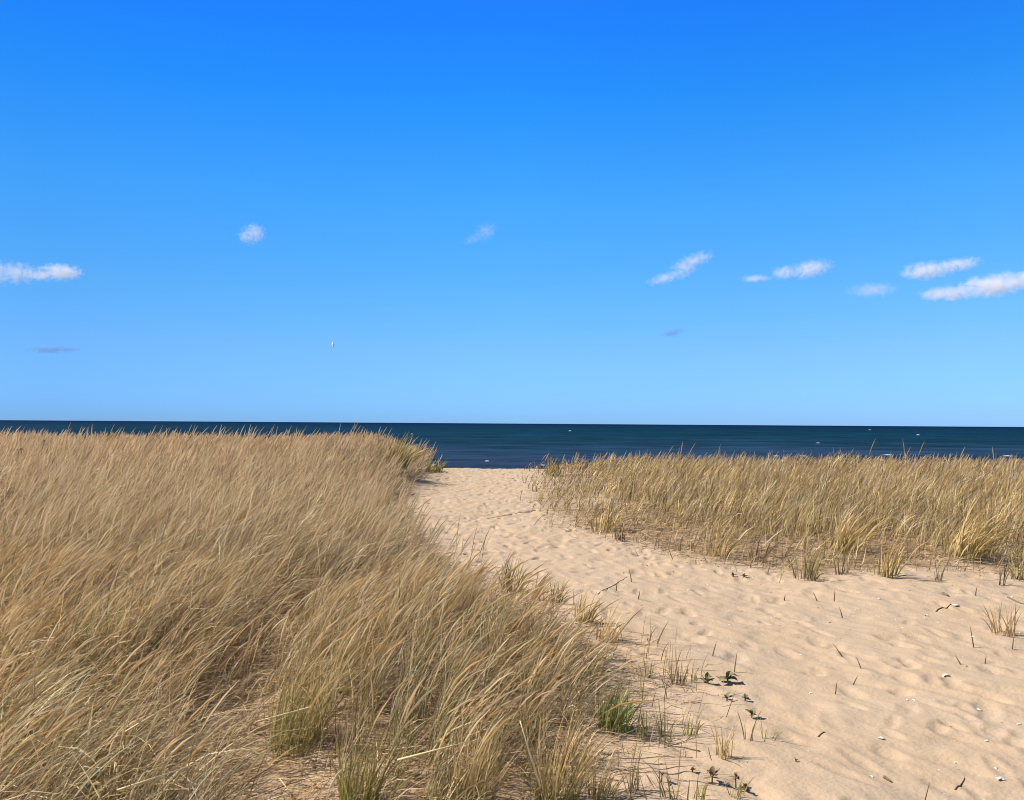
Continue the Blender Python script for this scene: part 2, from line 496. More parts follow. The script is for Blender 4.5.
GREYB = np.array([(0.29, 0.205, 0.13), (0.23, 0.16, 0.10), (0.36, 0.26, 0.165), (0.18, 0.12, 0.075)])

def pick(pal, n):
    c = pal[rng.integers(0, len(pal), n)]
    return c * rng.uniform(0.82, 1.18, (n, 1))

def blades(base, L, phi, th0, th1, w, c0, c1, K=4, prof=None, twist=None):
    """strips that start at base and bend from angle th0 (from upright) to th1, leaning towards azimuth phi"""
    n = len(base)
    t = np.linspace(0, 1, K + 1)
    ang = th0[:, None] + (th1 - th0)[:, None] * (t[None, :] ** 1.2)
    mid = 0.5 * (ang[:, 1:] + ang[:, :-1])
    dl = L[:, None] * np.diff(t)[None, :]
    h = np.concatenate([np.zeros((n, 1)), np.cumsum(np.sin(mid) * dl, 1)], 1)
    v = np.concatenate([np.zeros((n, 1)), np.cumsum(np.cos(mid) * dl, 1)], 1)
    cp, sp = np.cos(phi)[:, None], np.sin(phi)[:, None]
    P = np.stack([base[:, 0:1] + h * cp, base[:, 1:2] + h * sp, base[:, 2:3] + v], -1)      # n,K+1,3
    side = np.stack([-sp * np.ones_like(ang), cp * np.ones_like(ang), np.zeros_like(ang)], -1)
    norm = np.stack([np.cos(ang) * cp, np.cos(ang) * sp, -np.sin(ang)], -1)
    if twist is None:
        twist = rng.uniform(0, np.pi, n)
    tw = twist[:, None] + rng.uniform(-0.5, 0.5, n)[:, None] * t[None, :]
    wv = side * np.cos(tw)[..., None] + norm * np.sin(tw)[..., None]
    if prof is None:
        prof = np.interp(t, [0, 0.25, 0.7, 1], [0.8, 1.0, 0.7, 0.12])
    half = 0.5 * w[:, None, None] * prof[None, :, None]
    V = np.stack([P - wv * half, P + wv * half], 2).reshape(n, -1, 3)                     # n, 2(K+1), 3
    q = np.array([[2 * k, 2 * k + 1, 2 * k + 3, 2 * k + 2] for k in range(K)])
    Q = (np.arange(n)[:, None, None] * (2 * (K + 1)) + q[None]).reshape(-1, 4)
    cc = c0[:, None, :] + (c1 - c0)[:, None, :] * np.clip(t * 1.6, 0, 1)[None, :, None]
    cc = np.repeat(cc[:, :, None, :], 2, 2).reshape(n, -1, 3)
    return V.reshape(-1, 3), Q, cc.reshape(-1, 3)

class Batch:
    def __init__(s): s.V, s.Q, s.C, s.n = [], [], [], 0
    def add(s, vqc):
        v, q, c = vqc
        s.V.append(v); s.Q.append(q + s.n); s.C.append(c); s.n += len(v)
    def obj(s, name, mat=None, parent=None):
        return mesh_obj(name, np.concatenate(s.V), np.concatenate(s.Q), mat or M_GRASS, np.concatenate(s.C), parent=parent)

SEED_T = 6
SEED_PROF = np.array([0.5, 0.45, 0.4, 0.45, 1.9, 2.1, 0.35])

def scatter(n, xlim, ylim, dens):
    """n candidates spread evenly over the ground in a fan; dens(x,y) in 0..1 thins them"""
    y = np.sqrt(rng.uniform(ylim[0] ** 2, ylim[1] ** 2, n))
    x = rng.uniform(xlim[0], xlim[1], n) * y
    keep = rng.uniform(0, 1, n) < dens(x, y)
    return x[keep], y[keep]

def tussocky(x, y, s):
    """gather evenly spread points a little towards tussock centres"""
    cell = 0.22
    jx = np.floor(x / cell); jy = np.floor(y / cell)
    h1 = _hash(jx, jy, s) / (2 * np.pi); h2 = _hash(jx, jy, s + 5) / (2 * np.pi)
    k = 0.45
    return x + k * ((jx + 0.2 + 0.6 * h1) * cell - x), y + k * ((jy + 0.2 + 0.6 * h2) * cell - y)

def d_left(x, y):
    sl = poly_sd(x, y, LEFT)
    d = sstep(-0.12, 0.45, sl + 0.5 * noise(x * 1.8, y * 1.8, 71) + 0.25 * noise(x * 4.5, y * 4.5, 74) - 0.1)
    hol = line_d(x, y, HOLLOW)
    d = d * (1 - (0.80 + 0.4 * noise(x * 2.2, y * 2.2, 76)) * np.exp(-(hol / 0.28) ** 2))
    bare = np.exp(-(line_d(x, y, [(-1.3, 4.05), (-0.95, 3.75), (-0.7, 3.4)]) / 0.44) ** 2)
    d = d * (1 - 0.95 * bare)
    near = sstep(8.0, 5.0, y)
    d = d * (1 - near * 0.75 * sstep(0.05, 0.4, noise(x * 1.5 + 4, y * 1.5, 72)))
    return np.clip(d * (0.82 + 0.5 * noise(x * 0.9, y * 0.9, 73)), 0, 1) * sstep(26.6, 25.0, y)

def d_right(x, y):
    sr = poly_sd(x, y, RIGHT)
    front = sr + 1.0 * noise(x * 0.9, y * 0.9, 81) + 0.5 * noise(x * 2.6, y * 2.6, 83)
    d = 0.20 * sstep(-0.55, 0.1, front) + 0.25 * sstep(0.1, 1.1, front) + 0.55 * sstep(1.0, 3.0, front)
    pocket = sstep(0.12, 0.42, noise(x * 1.1 + 3, y * 0.9, 84)) * sstep(3.5, 1.0, sr)
    return np.clip(d * (1 - 0.9 * pocket) * (0.85 + 0.6 * noise(x * 1.1, y * 1.1, 82)), 0, 1) * sstep(26.6, 25.0, y)

def grow(B, x, y, side):
    n = len(x)
    if not n: return
    dist = y
    z = zs(x, y) - 0.01
    base = np.stack([x, y, z], -1)
    lean_n = noise(x * 0.7, y * 0.55, 91)
    hgt = 1 + 0.35 * noise(x * 0.8, y * 0.8, 92)
    wob = 0.12 * noise(x * 5, y * 5, 95)
    ca_, cb_ = np.floor((x + wob) / 0.27), np.floor((y + wob) / 0.34)
    k1, k2, k3, k4 = (_hash(ca_, cb_, q) / np.pi - 1 for q in (201, 202, 203, 204))      # each tussock its own lean, height and colour
    hgt = hgt * (1 + 0.30 * k1)
    edge = poly_sd(x, y, LEFT if side == 'left' else RIGHT)
    hgt = hgt * (0.55 + 0.45 * sstep(0.0, 1.0 if side == 'left' else 2.4, edge))
    if side == 'left':
        clump = sstep(-1.3, -0.7, x) * sstep(9.0, 6.5, y)              # the more upright bed beside the path
        L = rng.uniform(0.30, 0.60, n) * hgt * (1 - 0.20 * clump)
        th0 = R(18) + R(14) * lean_n + rng.normal(0, R(13), n) - R(8) * clump
        th1 = R(78) + R(26) * lean_n + rng.normal(0, R(25), n) - R(18) * clump
        phi = R(-6) + rng.normal(0, R(42), n) + R(14) * lean_n
    else:
        L = rng.uniform(0.30, 0.56, n) * hgt
        th0 = R(9) + rng.normal(0, R(12), n) + R(10) * lean_n
        th1 = R(52) + R(26) * lean_n + rng.normal(0, R(22), n)
        phi = R(-4) + rng.normal(0, R(38), n)
    w = np.maximum(rng.uniform(0.003, 0.0062, n), 0.0009 * dist * rng.uniform(0.6, 1.2, n))
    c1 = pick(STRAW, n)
    c0 = pick(GREYB, n) * 0.72 + pick(STRAW, n) * 0.22  # brown bases, darkened further to put shade in the gaps between blades
    pn = noise(x * 0.45 + 9, y * 0.35, 93) + 0.5 * noise(x * 1.3, y * 1.1, 94)
    if side == 'left':
        pk = sstep(7, 13, y) * 0.7
        m = rng.uniform(0, 1, n) < pk
        c1[m] = pick(PINKISH, m.sum())
        bed = sstep(5.6, 4.2, y) * sstep(-1.0, -0.5, x)
        nearg = sstep(8.5, 4.2, y) * (0.35 + 0.45 * clump + 0.6 * pn) + 0.5 * bed
        m = rng.uniform(0, 1, n) < nearg
        c0[m] = pick(GREEN, m.sum())
        m2 = m & (rng.uniform(0, 1, n) < 0.45 + 0.4 * bed)
        c1[m2] = c1[m2] * 0.45 + pick(OLIVE, m2.sum()) * 0.55
        m = rng.uniform(0, 1, n) < 0.10 + 0.25 * sstep(0.1, 0.5, pn)
        c1[m] = pick(OLIVE, m.sum()); c0[m] = pick(OLIVE, m.sum()) * 0.8
    else:
        m = rng.uniform(0, 1, n) < 0.6
        c1[m] = pick(GOLD, m.sum())
        m = rng.uniform(0, 1, n) < 0.42 + 0.5 * pn
        c0[m] = pick(OLIVE, m.sum())
        c1[m] = 0.55 * c1[m] + 0.45 * pick(OLIVE, m.sum())
    c1 = c1 * np.clip(0.96 + 0.48 * pn + 0.2 * k4, 0.4, 1.4)[:, None]
    if side == 'left':
        dk = np.exp(-((x + 1.45) / 0.5) ** 2 - ((y - 7.6) / 1.1) ** 2) + 0.7 * np.exp(-((x + 2.9) / 0.6) ** 2 - ((y - 17) / 2.5) ** 2)
        m = rng.uniform(0, 1, n) < 0.75 * dk       # browner, greener blades: shade put into the hollow's colour, dark plants on the shoulder
        c1[m] = 0.5 * pick(OLIVE, m.sum()) + 0.5 * pick(GREYB, m.sum())
    flat = k3 > 0.86           # blown-down patches
    th0 = th0 + k2 * R(13) + flat * R(28); th1 = th1 + k2 * R(13) + flat * R(16); phi = phi + k3 * R(34)
    u = rng.uniform(0, 1, n)
    m = u < 0.30
    c1[m] = pick(GREYB, m.sum())
    m = u > (0.70 if side == 'left' else 0.86)
    c1[m] = pick(PALE, m.sum()); c0[m] = c1[m] * 0.7
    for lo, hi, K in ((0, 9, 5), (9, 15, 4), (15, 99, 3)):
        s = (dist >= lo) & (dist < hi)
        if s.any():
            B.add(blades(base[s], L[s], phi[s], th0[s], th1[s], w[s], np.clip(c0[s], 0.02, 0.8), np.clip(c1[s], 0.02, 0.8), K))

def thatch(B, x, y):
    """dead blades lying flat between the stems"""
    n = len(x)
    base = np.stack([x, y, zs(x, y) + rng.uniform(0.002, 0.05, n)], -1)
    L = rng.uniform(0.12, 0.34, n)
    th = rng.normal(R(84), R(9), n)
    w = np.maximum(rng.uniform(0.003, 0.006, n), 0.0005 * y)
    c = pick(np.concatenate([GREYB, GREYB, STRAW]), n)
    B.add(blades(base, L, rng.normal(R(-10), R(60), n), th, np.minimum(th + rng.normal(R(4), R(6), n), R(97)), w, c, c * 1.05, 2))

def seed_stalks(B, x, y, pal, L0=0.62, L1=0.92, th1m=34):
    n = len(x)
    base = np.stack([x, y, zs(x, y)], -1)
    L = rng.uniform(L0, L1, n)
    ln = noise(x * 0.7, y * 0.55, 91)
    th0 = R(8) + rng.normal(0, R(8), n)
    th1 = R(th1m) + R(14) * ln + rng.normal(0, R(12), n)
    w = np.maximum(rng.uniform(0.0035, 0.005, n), 0.00042 * y)
    c1 = pick(pal, n)
    phi = rng.normal(R(-5), R(28), n)
    for tw in (0.2, 1.7):
        B.add(blades(base, L, phi, th0, th1, w, c1 * 0.85, c1, SEED_T, SEED_PROF, np.full(n, tw)))

BL = Batch()
for lim, N, yl in (((-1.10, 0.30), 25500, (2.6, 6.0)), ((-0.92, 0.10), 35000, (6.0, 11.0)), ((-0.82, -0.02), 35500, (11.0, 18.0)), ((-0.74, -0.06), 30000, (18.0, 26.5))):
    x, y = scatter(N, lim, yl, d_left)
    x, y = tussocky(x, y, 101)
    grow(BL, x, y, 'left')
x, y = scatter(52000, (-0.78, 0.2), (2.8, 12), lambda a, b: np.clip(sstep(-0.1, 0.3, poly_sd(a, b, LEFT)) * 0.9, 0, 1))
thatch(BL, x, y)
x, y = scatter(16000, (-0.80, 0.0), (7, 26), lambda a, b: 0.9 * d_left(a, b))
seed_stalks(BL, x, y, PINKISH, 0.5, 0.76)
x, y = scatter(3600, (-0.9, 0.2), (3.2, 7), lambda a, b: 0.8 * d_left(a, b))
seed_stalks(BL, x, y, np.concatenate([STRAW, PALE, PINKISH]), 0.36, 0.62, 58)
x, y = scatter(330, (-0.76, -0.1), (17, 25), lambda a, b: 0.9 * d_left(a, b))
seed_stalks(BL, x, y, PINKISH, 0.72, 1.0, 38)
x, y = scatter(3000, (-0.1, 0.3), (3.2, 9.0), lambda a, b: 0.55 * sstep(-0.85, 0.1, poly_sd(a, b, LEFT) + 0.5 * noise(a * 2.4, b * 2.4, 161)))
x, y = tussocky(x, y, 171)
keep = rng.uniform(0, 1, len(x)) < 0.7
n = int(keep.sum()); x, y = x[keep], y[keep]
BL.add(blades(np.stack([x, y, zs(x, y) - 0.01], -1), rng.uniform(0.08, 0.26, n), rng.normal(0, R(70), n), rng.normal(R(8), R(7), n), rng.normal(R(24), R(14), n),
              rng.uniform(0.003, 0.006, n), pick(GREYB, n), pick(np.concatenate([OLIVE, GREYB, GREEN, STRAW]), n), 4))
dune_l = BL.obj("dune_grass")
tag(dune_l, "dense wind-swept tan dune grass covering the left dune", "grass", kind="stuff")

BR = Batch()
for lim, N, yl in (((0.0, 0.78), 13000, (8.0, 12.0)), ((0.0, 0.78), 24000, (12.0, 18.0)), ((0.0, 0.76), 26000, (18.0, 26.5))):
    x, y = scatter(N, lim, yl, d_right)
    x, y = tussocky(x, y, 131)
    grow(BR, x, y, 'right')
x, y = scatter(17000, (0.0, 0.78), (8, 15), lambda a, b: np.clip(sstep(-0.4, 0.5, poly_sd(a, b, RIGHT)) * 0.9, 0, 1))
thatch(BR, x, y)
x, y = scatter(1500, (0.0, 0.78), (11, 26), lambda a, b: 0.9 * d_right(a, b))
seed_stalks(BR, x, y, STRAW, 0.42, 0.64, 36)
x, y = scatter(50, (0.03, 0.76), (17, 25), lambda a, b: 0.9 * d_right(a, b))
seed_stalks(BR, x, y, STRAW, 0.7, 1.1, 30)
x, y = scatter(2600, (0.02, 0.76), (15, 26), lambda a, b: 0.9 * d_right(a, b))
seed_stalks(BR, x, y, PINKISH * 0.85, 0.42, 0.62, 40)
x, y = scatter(2600, (0.0, 0.76), (7.6, 13), lambda a, b: 0.5 * sstep(-0.55, 0.2, poly_sd(a, b, RIGHT) + 0.7 * noise(a * 1.5, b * 1.5, 162)))
x, y = tussocky(x, y, 172)
n = len(x)
BR.add(blades(np.stack([x, y, zs(x, y) - 0.01], -1), rng.uniform(0.07, 0.30, n), rng.normal(0, R(80), n), rng.normal(R(8), R(8), n), rng.normal(R(26), R(16), n),
              np.maximum(rng.uniform(0.003, 0.006, n), 0.0007 * y), pick(GREYB * 0.8, n), pick(np.concatenate([GREYB, GREYB, OLIVE, STRAW]), n), 4))
dune_r = BR.obj("dune_grass")
tag(dune_r, "golden tan dune grass in a broad belt right of the sandy path", "grass", kind="stuff")

def fallen(n, ylim, xlim, dens, Lr):
    x, y = scatter(n, xlim, ylim, dens)
    m = len(x)
    base = np.stack([x, y, zs(x, y) + rng.uniform(0.001, 0.012, m)], -1)
    w = np.maximum(rng.uniform(0.002, 0.0045, m), 0.0007 * y)
    c = pick(np.concatenate([GREYB, GREYB * 0.8, STRAW]), m)
    th = rng.normal(R(86), R(5), m)
    return blades(base, rng.uniform(Lr[0], Lr[1], m), rng.uniform(0, 2 * np.pi, m), th, np.minimum(th + R(3), R(94)), w, c, c, 3)
BF = Batch()
BF.add(fallen(15000, (3.2, 9), (-0.3, 0.5), lambda a, b: 0.75 * sstep(-0.75, 0.1, poly_sd(a, b, LEFT) + 0.35 * noise(a * 2.2, b * 2.2, 151)), (0.06, 0.22)))
BF.add(fallen(16000, (7.5, 13.5), (0.02, 0.72), lambda a, b: 0.7 * sstep(-0.45, 0.5, poly_sd(a, b, RIGHT) + 0.5 * noise(a * 1.6, b * 1.6, 152)), (0.06, 0.24)))
BF.add(fallen(1400, (9, 24), (-0.2, 0.1), lambda a, b: 0.5 * sstep(-0.8, 0.0, np.maximum(poly_sd(a, b, LEFT), poly_sd(a, b, RIGHT))), (0.06, 0.2)))
fall = BF.obj("grass_litter")
tag(fall, "broken dead grass blades lying on the sand along both edges of the path", kind="stuff")

# ------------------------------------------------------------------ tufts, shoots and stalks that stand apart
def local_blades(n, r, h, lean, spread, wmm, pal0, pal1, K=5, dead=0.0):
    """blades of one tuft about its own origin; lean in degrees to the right"""
    a = rng.uniform(0, 2 * np.pi, n); q = r * np.sqrt(rng.uniform(0, 1, n))
    base = np.stack([q * np.cos(a), q * np.sin(a), np.full(n, -0.015)], -1)
    L = h * rng.uniform(0.35, 1.15, n)
    out = np.stack([np.cos(a), np.sin(a)], -1) * (q / max(r, 1e-4))[:, None] * math.radians(spread) * rng.uniform(0.1, 1.0, n)[:, None]
    lx = out[:, 0] + R(lean) * rng.uniform(0.5, 1.7, n) + rng.normal(0, R(9), n); ly = out[:, 1] + rng.normal(0, R(11), n)
    phi = np.arctan2(ly, lx); th = np.hypot(lx, ly)
    c1 = pick(pal1, n); c0 = pick(pal0, n)
    w = rng.uniform(0.7, 1.25, n) * wmm / 1000
    return blades(base, L, phi, th * 0.45, np.minimum(th * 1.7, R(115)), w, c0, c1, K)

PALS = {'straw': (STRAW, STRAW), 'gold': (OLIVE, GOLD), 'green': (GREEN, GREEN), 'olive': (GREEN, OLIVE), 'dull': (GREYB * 0.8, OLIVE * 0.9),
        'brown': (GREYB * 0.7, GREYB), 'mixed': (GREEN, STRAW)}

def tuft(px, py, hp, wp, n, style, label, group=None, lean=14, spread=26, stalks=0, stalk_pal=STRAW):
    stalks = max(stalks, 6) if stalks else 0
    p = spot(px, py)
    m = p.y / F_PX
    if group == G2 and style == 'gold':
        n, hp, wp, lean, spread = int(n * 0.6), hp * 0.85, wp * 1.35, lean + 9, spread + 10
    t = empty("grass_tuft", p)
    tag(t, label, "grass tuft", group)
    B = Batch()
    B.add(local_blades(n, 0.35 * wp * m, hp * m * 1.08, lean, spread, max(4.2, 1.15 * m * 1000), *PALS[style]))
    o = B.obj("leaves", parent=t)
    if stalks:
        B = Batch()
        B.add(local_blades(stalks, 0.35 * wp * m, hp * m * 1.22, lean * 0.8, spread * 0.8, max(3.4, 1.0 * m * 1000), STRAW * 0.8, stalk_pal))
        B.obj("dry_stalks", parent=t)
    return t

G2 = "grass tufts in front of the right grass belt"
G1 = "grass tufts along the left edge of the path"
G2 = "grass tufts in front of the right grass belt"
G3 = "sparse tufts on the bare sand at bottom centre"
for a in [
    (510, 592, 34, 30, 46, 'dull', "dark olive tuft jutting out of the left grass onto the path halfway up", G1, 8, 30, 8),
    (536, 600, 24, 24, 26, 'straw', "thin straw tuft just right of the dark olive tuft at the path edge", G1, 26, 22, 0),
    (556, 604, 26, 18, 22, 'dull', "narrow dull tuft with dark base between two straw tufts at the path edge", G1, 18, 18, 4),
    (583, 622, 30, 26, 40, 'gold', "gold tuft leaning right where the left grass meets the open path", G1, 20, 24, 6),
    (606, 640, 30, 28, 44, 'straw', "pale straw tuft at the lower corner of the left grass, above the sparse shoots", G1, 18, 24, 8),
    (648, 676, 20, 16, 15, 'olive', "small olive tuft left of the taller dark bunch above the green clump", G3, 4, 26, 0),
    (677, 681, 34, 20, 24, 'dull', "tall dark bunch of stiff shoots beside the withered leaf sprigs", G3, 3, 20, 3),
    (692, 681, 18, 16, 12, 'olive', "short shoots between the dark bunch and the withered leaf sprigs", G3, 8, 30, 0),
    (612, 730, 46, 46, 110, 'green', "lush bright green clump at the edge of the dry grass, the greenest one", G3, 20, 30, 6),
    (641, 738, 30, 18, 22, 'dull', "dark stiff shoots immediately right of the bright green clump", G3, 4, 16, 0),
    (664, 737, 36, 24, 18, 'olive', "sparse olive shoots mid row right of the green clump", G3, 8, 24, 3),
    (690, 735, 27, 20, 20, 'olive', "close bunch of short olive shoots ending the row by the green clump", G3, 8, 18, 0),
    (766, 740, 27, 22, 8, 'olive', "open fan of few green blades standing furthest out on the sand", G3, 10, 46, 0),
    (748, 741, 34, 12, 6, 'dull', "few upright dark blades just left of the open green fan", G3, 2, 16, 0),
    (724, 758, 30, 22, 22, 'gold', "tuft with yellow straw at its base in front of the open green fan", G3, 2, 22, 3),
    (598, 796, 40, 40, 60, 'mixed', "mixed green and straw tuft on the bottom edge left of the bare sand", G3, 14, 30, 8),
    (632, 792, 40, 22, 16, 'dull', "thin dark shoots in shaded sand by the bottom edge", G3, -2, 18, 0),
    (668, 800, 46, 26, 14, 'dull', "crossing dark shoots on the bottom edge in front of brown leaf sprigs", G3, -14, 22, 0),
    (700, 799, 34, 22, 14, 'olive', "short olive shoots at the bottom edge below the brown leaf sprigs", G3, 6, 26, 0),
    (738, 797, 24, 22, 12, 'olive', "low spreading shoots at the bottom edge nearest the open path", G3, 14, 40, 0),
    (556, 803, 86, 60, 120, 'mixed', "large green and straw clump rising from the bottom edge at centre", None, 16, 26, 20),
    (470, 806, 84, 60, 110, 'mixed', "leafy green clump at the bottom edge left of the largest central clump", None, 14, 26, 18),
    (357, 806, 80, 50, 100, 'olive', "olive green clump at the bottom edge right of the bare sand patch", None, 10, 24, 18),
    (292, 748, 84, 74, 130, 'olive', "upright olive clump at the left side of the nearer grass bed, over the hollow", None, 16, 20, 16),
    (150, 812, 50, 40, 60, 'green', "green clump low on the bottom edge right of the fresh green one", None, 26, 28, 8),
    (208, 640, 30, 36, 60, 'green', "greenish tuft in the dry grass above the hollow", None, 26, 26, 10),
    (97, 800, 40, 40, 70, 'green', "fresh green grass clump half hidden in the dry grass at bottom left", None, 24, 30, 0),
    (805, 579, 26, 34, 44, 'dull', "dark brown bushy tuft standing alone in front of the right grass belt", G2, 8, 40, 4),
    (842, 574, 20, 18, 18, 'brown', "small brown tuft between the bushy dark tuft and the yellow tuft", G2, 10, 30, 0),
    (886, 576, 46, 24, 60, 'gold', "yellow gold tuft nearest the open sand in front of the right grass", G2, 6, 16, 8),
    (846, 552, 58, 30, 90, 'gold', "tall bright gold tuft fronting the right grass, left of the yellow tuft", G2, 16, 22, 14),
    (966, 556, 66, 44, 150, 'gold', "biggest gold clump at the front of the right grass, leaning right by the sand hump", G2, 24, 24, 26),
    (718, 556, 40, 28, 60, 'gold', "gold tuft at the middle of the right grass front", G2, 12, 22, 8),
    (758, 562, 20, 20, 18, 'brown', "low brown tuft on the sand right of the middle gold tuft", G2, 8, 30, 0),
    (604, 532, 34, 26, 56, 'gold', "yellow tuft at the near left corner of the right grass belt", G2, 10, 22, 8),
    (620, 540, 18, 18, 16, 'brown', "short brown tuft in front of the corner of the right grass belt", G2, 8, 28, 0),
    (553, 476, 17, 22, 50, 'olive', "dark little tuft on the crest where the path meets the sea, right side", None, 4, 24, 4),
    (433, 472, 14, 24, 50, 'olive', "low olive tuft on the crest at the left shoulder of the path", None, 18, 30, 4),
    (392, 470, 34, 44, 130, 'olive', "green tinged tuft on the steep shoulder of the left dune near the crest", None, 22, 26, 14),
    (1003, 634, 34, 30, 34, 'straw', "stubby yellow tussock of broken stems alone on the sand at the right edge", None, -2, 34, 4),
    (1000, 584, 38, 14, 9, 'brown', "bare brown stems right of the sand hump", G2, 2, 16, 0),
    (1019, 580, 30, 20, 22, 'dull', "dark tuft at the right edge beyond the sand hump", G2, 8, 24, 0),
    (938, 580, 16, 16, 10, 'brown', "few thin brown shoots left of the sand hump", G2, 4, 30, 0),
]:
    tuft(a[0], a[1], a[2], a[3], a[4], a[5], a[6], a[7], a[8], a[9], a[10])

# single shoots in the path sand: base pixel, height and sideways reach in pixels
def shoot(px, py, hp, dx, label, wpx=1.15, col=None):
    p = spot(px, py); m = p.y / F_PX
    L = math.hypot(hp, dx) * m * 1.05
    th = math.atan2(abs(dx), hp)
    c = (np.array(col) if col is not None else pick(np.concatenate([OLIVE * 0.8, GREYB * 1.1]), 1)[0])[None]
    ph = 0.15 if dx >= 0 else math.pi - 0.15
    B = Batch()
    for tw in (0.6, 2.0):
        B.add(blades(np.array([[0, 0, -0.02]]), np.array([L + 0.02]), np.array([ph]), np.array([th * 0.8]), np.array([th * 1.2]),
                     np.array([wpx * m]), c * 0.9, c, 4, None, np.array([tw])))
    v, q, cc = np.concatenate(B.V), np.concatenate(B.Q), np.concatenate(B.C)
    o = mesh_obj("grass_shoot", v, q, M_GRASS, cc, loc=p)
    tag(o, label, "grass shoot", "single grass shoots in the path sand")
for a in [
    (632, 582, 14, -3, "thin shoot in the pale path sand beyond the long dry twig"),
    (616, 590, 9, 1, "short dark shoot touching the long dry twig on the path"),
    (638, 600, 10, 2, "shoot in the path sand right of the long dry twig"),
    (712, 657, 14, 4, "lone stout shoot on the sand above the withered leaf sprigs"),
    (656, 644, 22, 12, "long slanting stem at the left path edge, above the sparse tufts"),
    (734, 672, 20, 3, "slender upright stem right of the withered leaf sprigs"),
    (843, 618, 11, -3, "short thick shoot on the path below the bushy dark tuft"),
    (862, 670, 12, -5, "shoot leaning left in the middle of the near path"),
    (844, 656, 13, -9, "long faint shoot leaning left, just above the left leaning one mid path"),
    (852, 685, 9, 5, "short shoot leaning right in the middle of the near path"),
    (835, 694, 13, 2, "upright shoot left of the right leaning one on the near path"),
    (962, 665, 9, -5, "left leaning shoot below the stubby yellow tussock"),
    (985, 662, 8, 1, "stubby upright shoot right of the left leaning one below the tussock"),
    (1012, 649, 13, 2, "upright dark shoot by the right edge under the yellow tussock"),
    (974, 648, 20, -3, "tall faint stem on the sand left of the yellow tussock"),
    (924, 800, 17, 5, "shoot on the bottom edge of the near path"),
    (834, 601, 12, 1, "thin shoot below the bushy dark tuft on the open sand"),
    (818, 602, 9, -4, "left leaning shoot under the left side of the bushy dark tuft"),
    (975, 597, 9, 2, "dark little shoot below the sand hump on the right"),
    (784, 600, 6, 1, "tiny dark shoot left of the bushy dark tuft"),
]:
    shoot(*a)

# ------------------------------------------------------------------ tubes: twigs, straws, stems
def tube(pts, radii, seg=6):
    pts = [Vector(p) for p in pts]
    bm = bmesh.new(); rings = []
    for i, p in enumerate(pts):
        d = (pts[min(i + 1, len(pts) - 1)] - pts[max(i - 1, 0)]).normalized()
        a = d.cross(Vector((0.13, 0.2, 1))).normalized(); b = d.cross(a)
        rings.append([bm.verts.new(p + radii[i] * (math.cos(2 * math.pi * k / seg) * a + math.sin(2 * math.pi * k / seg) * b)) for k in range(seg)])
    for r0, r1 in zip(rings[:-1], rings[1:]):
        for k in range(seg):
            bm.faces.new((r0[k], r0[(k + 1) % seg], r1[(k + 1) % seg], r1[k]))
    bm.faces.new(rings[0][::-1]); bm.faces.new(rings[-1])
    return bm

def twig(x0, y0, x1, y1, wpx, label, mat, name="twig", cat="twig", arch=0.0, lift=0.0, group=None):
    a, b = spot(x0, y0), spot(x1, y1)
    m = a.y / F_PX
    pts, rad = [], []
    for k in range(8):
        t = k / 7
        p = a.lerp(b, t)
        p += Vector((0, random.gauss(0, 0.0018), 0))
        p.z = float(zs(p.x, p.y)) + 0.3 * wpx * m + 4 * arch * t * (1 - t) + lift * t
        pts.append(p - a); rad.append(0.5 * wpx * m * (1.0 - 0.55 * t))
    o = bm_obj(name, tube(pts, rad), mat, loc=a)
    tag(o, label, cat, group)
    return o
twig(598, 594, 627, 577, 0.95, "long dry twig lying slanted on the path beyond the left grass", M_TWIG)
twig(540, 509, 487, 519, 0.6, "thin twig lying almost level across the far path near the crest", M_TWIG)
twig(884, 777, 891, 781, 3.4, "short thick dark twig at the bottom of the near path", M_TWIG)
twig(955, 790, 965, 779, 1.7, "slim dark twig slanting up on the sand by the bottom right", M_TWIG)
twig(936, 611, 951, 605, 1.5, "forked looking driftwood stick beside a white shell left of the yellow tussock", M_TWIG)
twig(943, 593, 948, 597, 3.6, "stubby dark piece of wood below the sand hump", M_TWIG)
twig(1008, 598, 1030, 607, 1.8, "brown stick reaching in from the right edge behind the tussock", M_TWIG)
twig(818, 736, 825, 733, 1.7, "small flat brown stick on the path right of the open green fan", M_TWIG)
twig(700, 752, 668, 744, 1.6, "dead stem lying in front of the olive shoots at bottom centre", M_TWIG)
M_STRAW = mat_plain("pale_straw", (0.66, 0.52, 0.31), 0.6, 0.12, 30)
def straw(x0, y0, x1, y1, h0, h1, label):
    a, b = spot(x0, y0), spot(x1, y1)
    # the far end is carried by the grass: keep the ends over the ground they cover on the picture at height h
    pts, rad = [], []
    m = a.y / F_PX
    for k in range(9):
        t = k / 8
        p = a.lerp(b, t)
        q = Vector((p.x, p.y, EYE)); s = 1 - (h0 + (h1 - h0) * t + 0.10 * t * (1 - t)) / EYE
        P = Vector((p.x * s, p.y * s, EYE + (p.z - EYE) * s))
        pts.append(P); rad.append(m * (1.0 - 0.55 * t))
    o = bm_obj("straw_stalk", tube([p - pts[0] for p in pts], rad, 5), M_STRAW, loc=pts[0])
    tag(o, label, "dry stalk", "pale stalks bent across the dry grass")
straw(115, 737, 186, 696, 0.30, 0.42, "long pale stalk bent across the dry grass at left, uppermost of the two left ones")
straw(118, 790, 196, 764, 0.28, 0.36, "long pale stalk near the bottom left edge, below the other left one")
straw(312, 706, 256, 722, 0.16, 0.20, "pale stalk poking left out of the near grass bed over the hollow")
straw(398, 762, 470, 741, 0.26, 0.34, "pale stalk lying over the green clump at bottom centre")
straw(540, 786, 520, 722, 0.20, 0.42, "pale stalk standing steeply in the largest central clump")

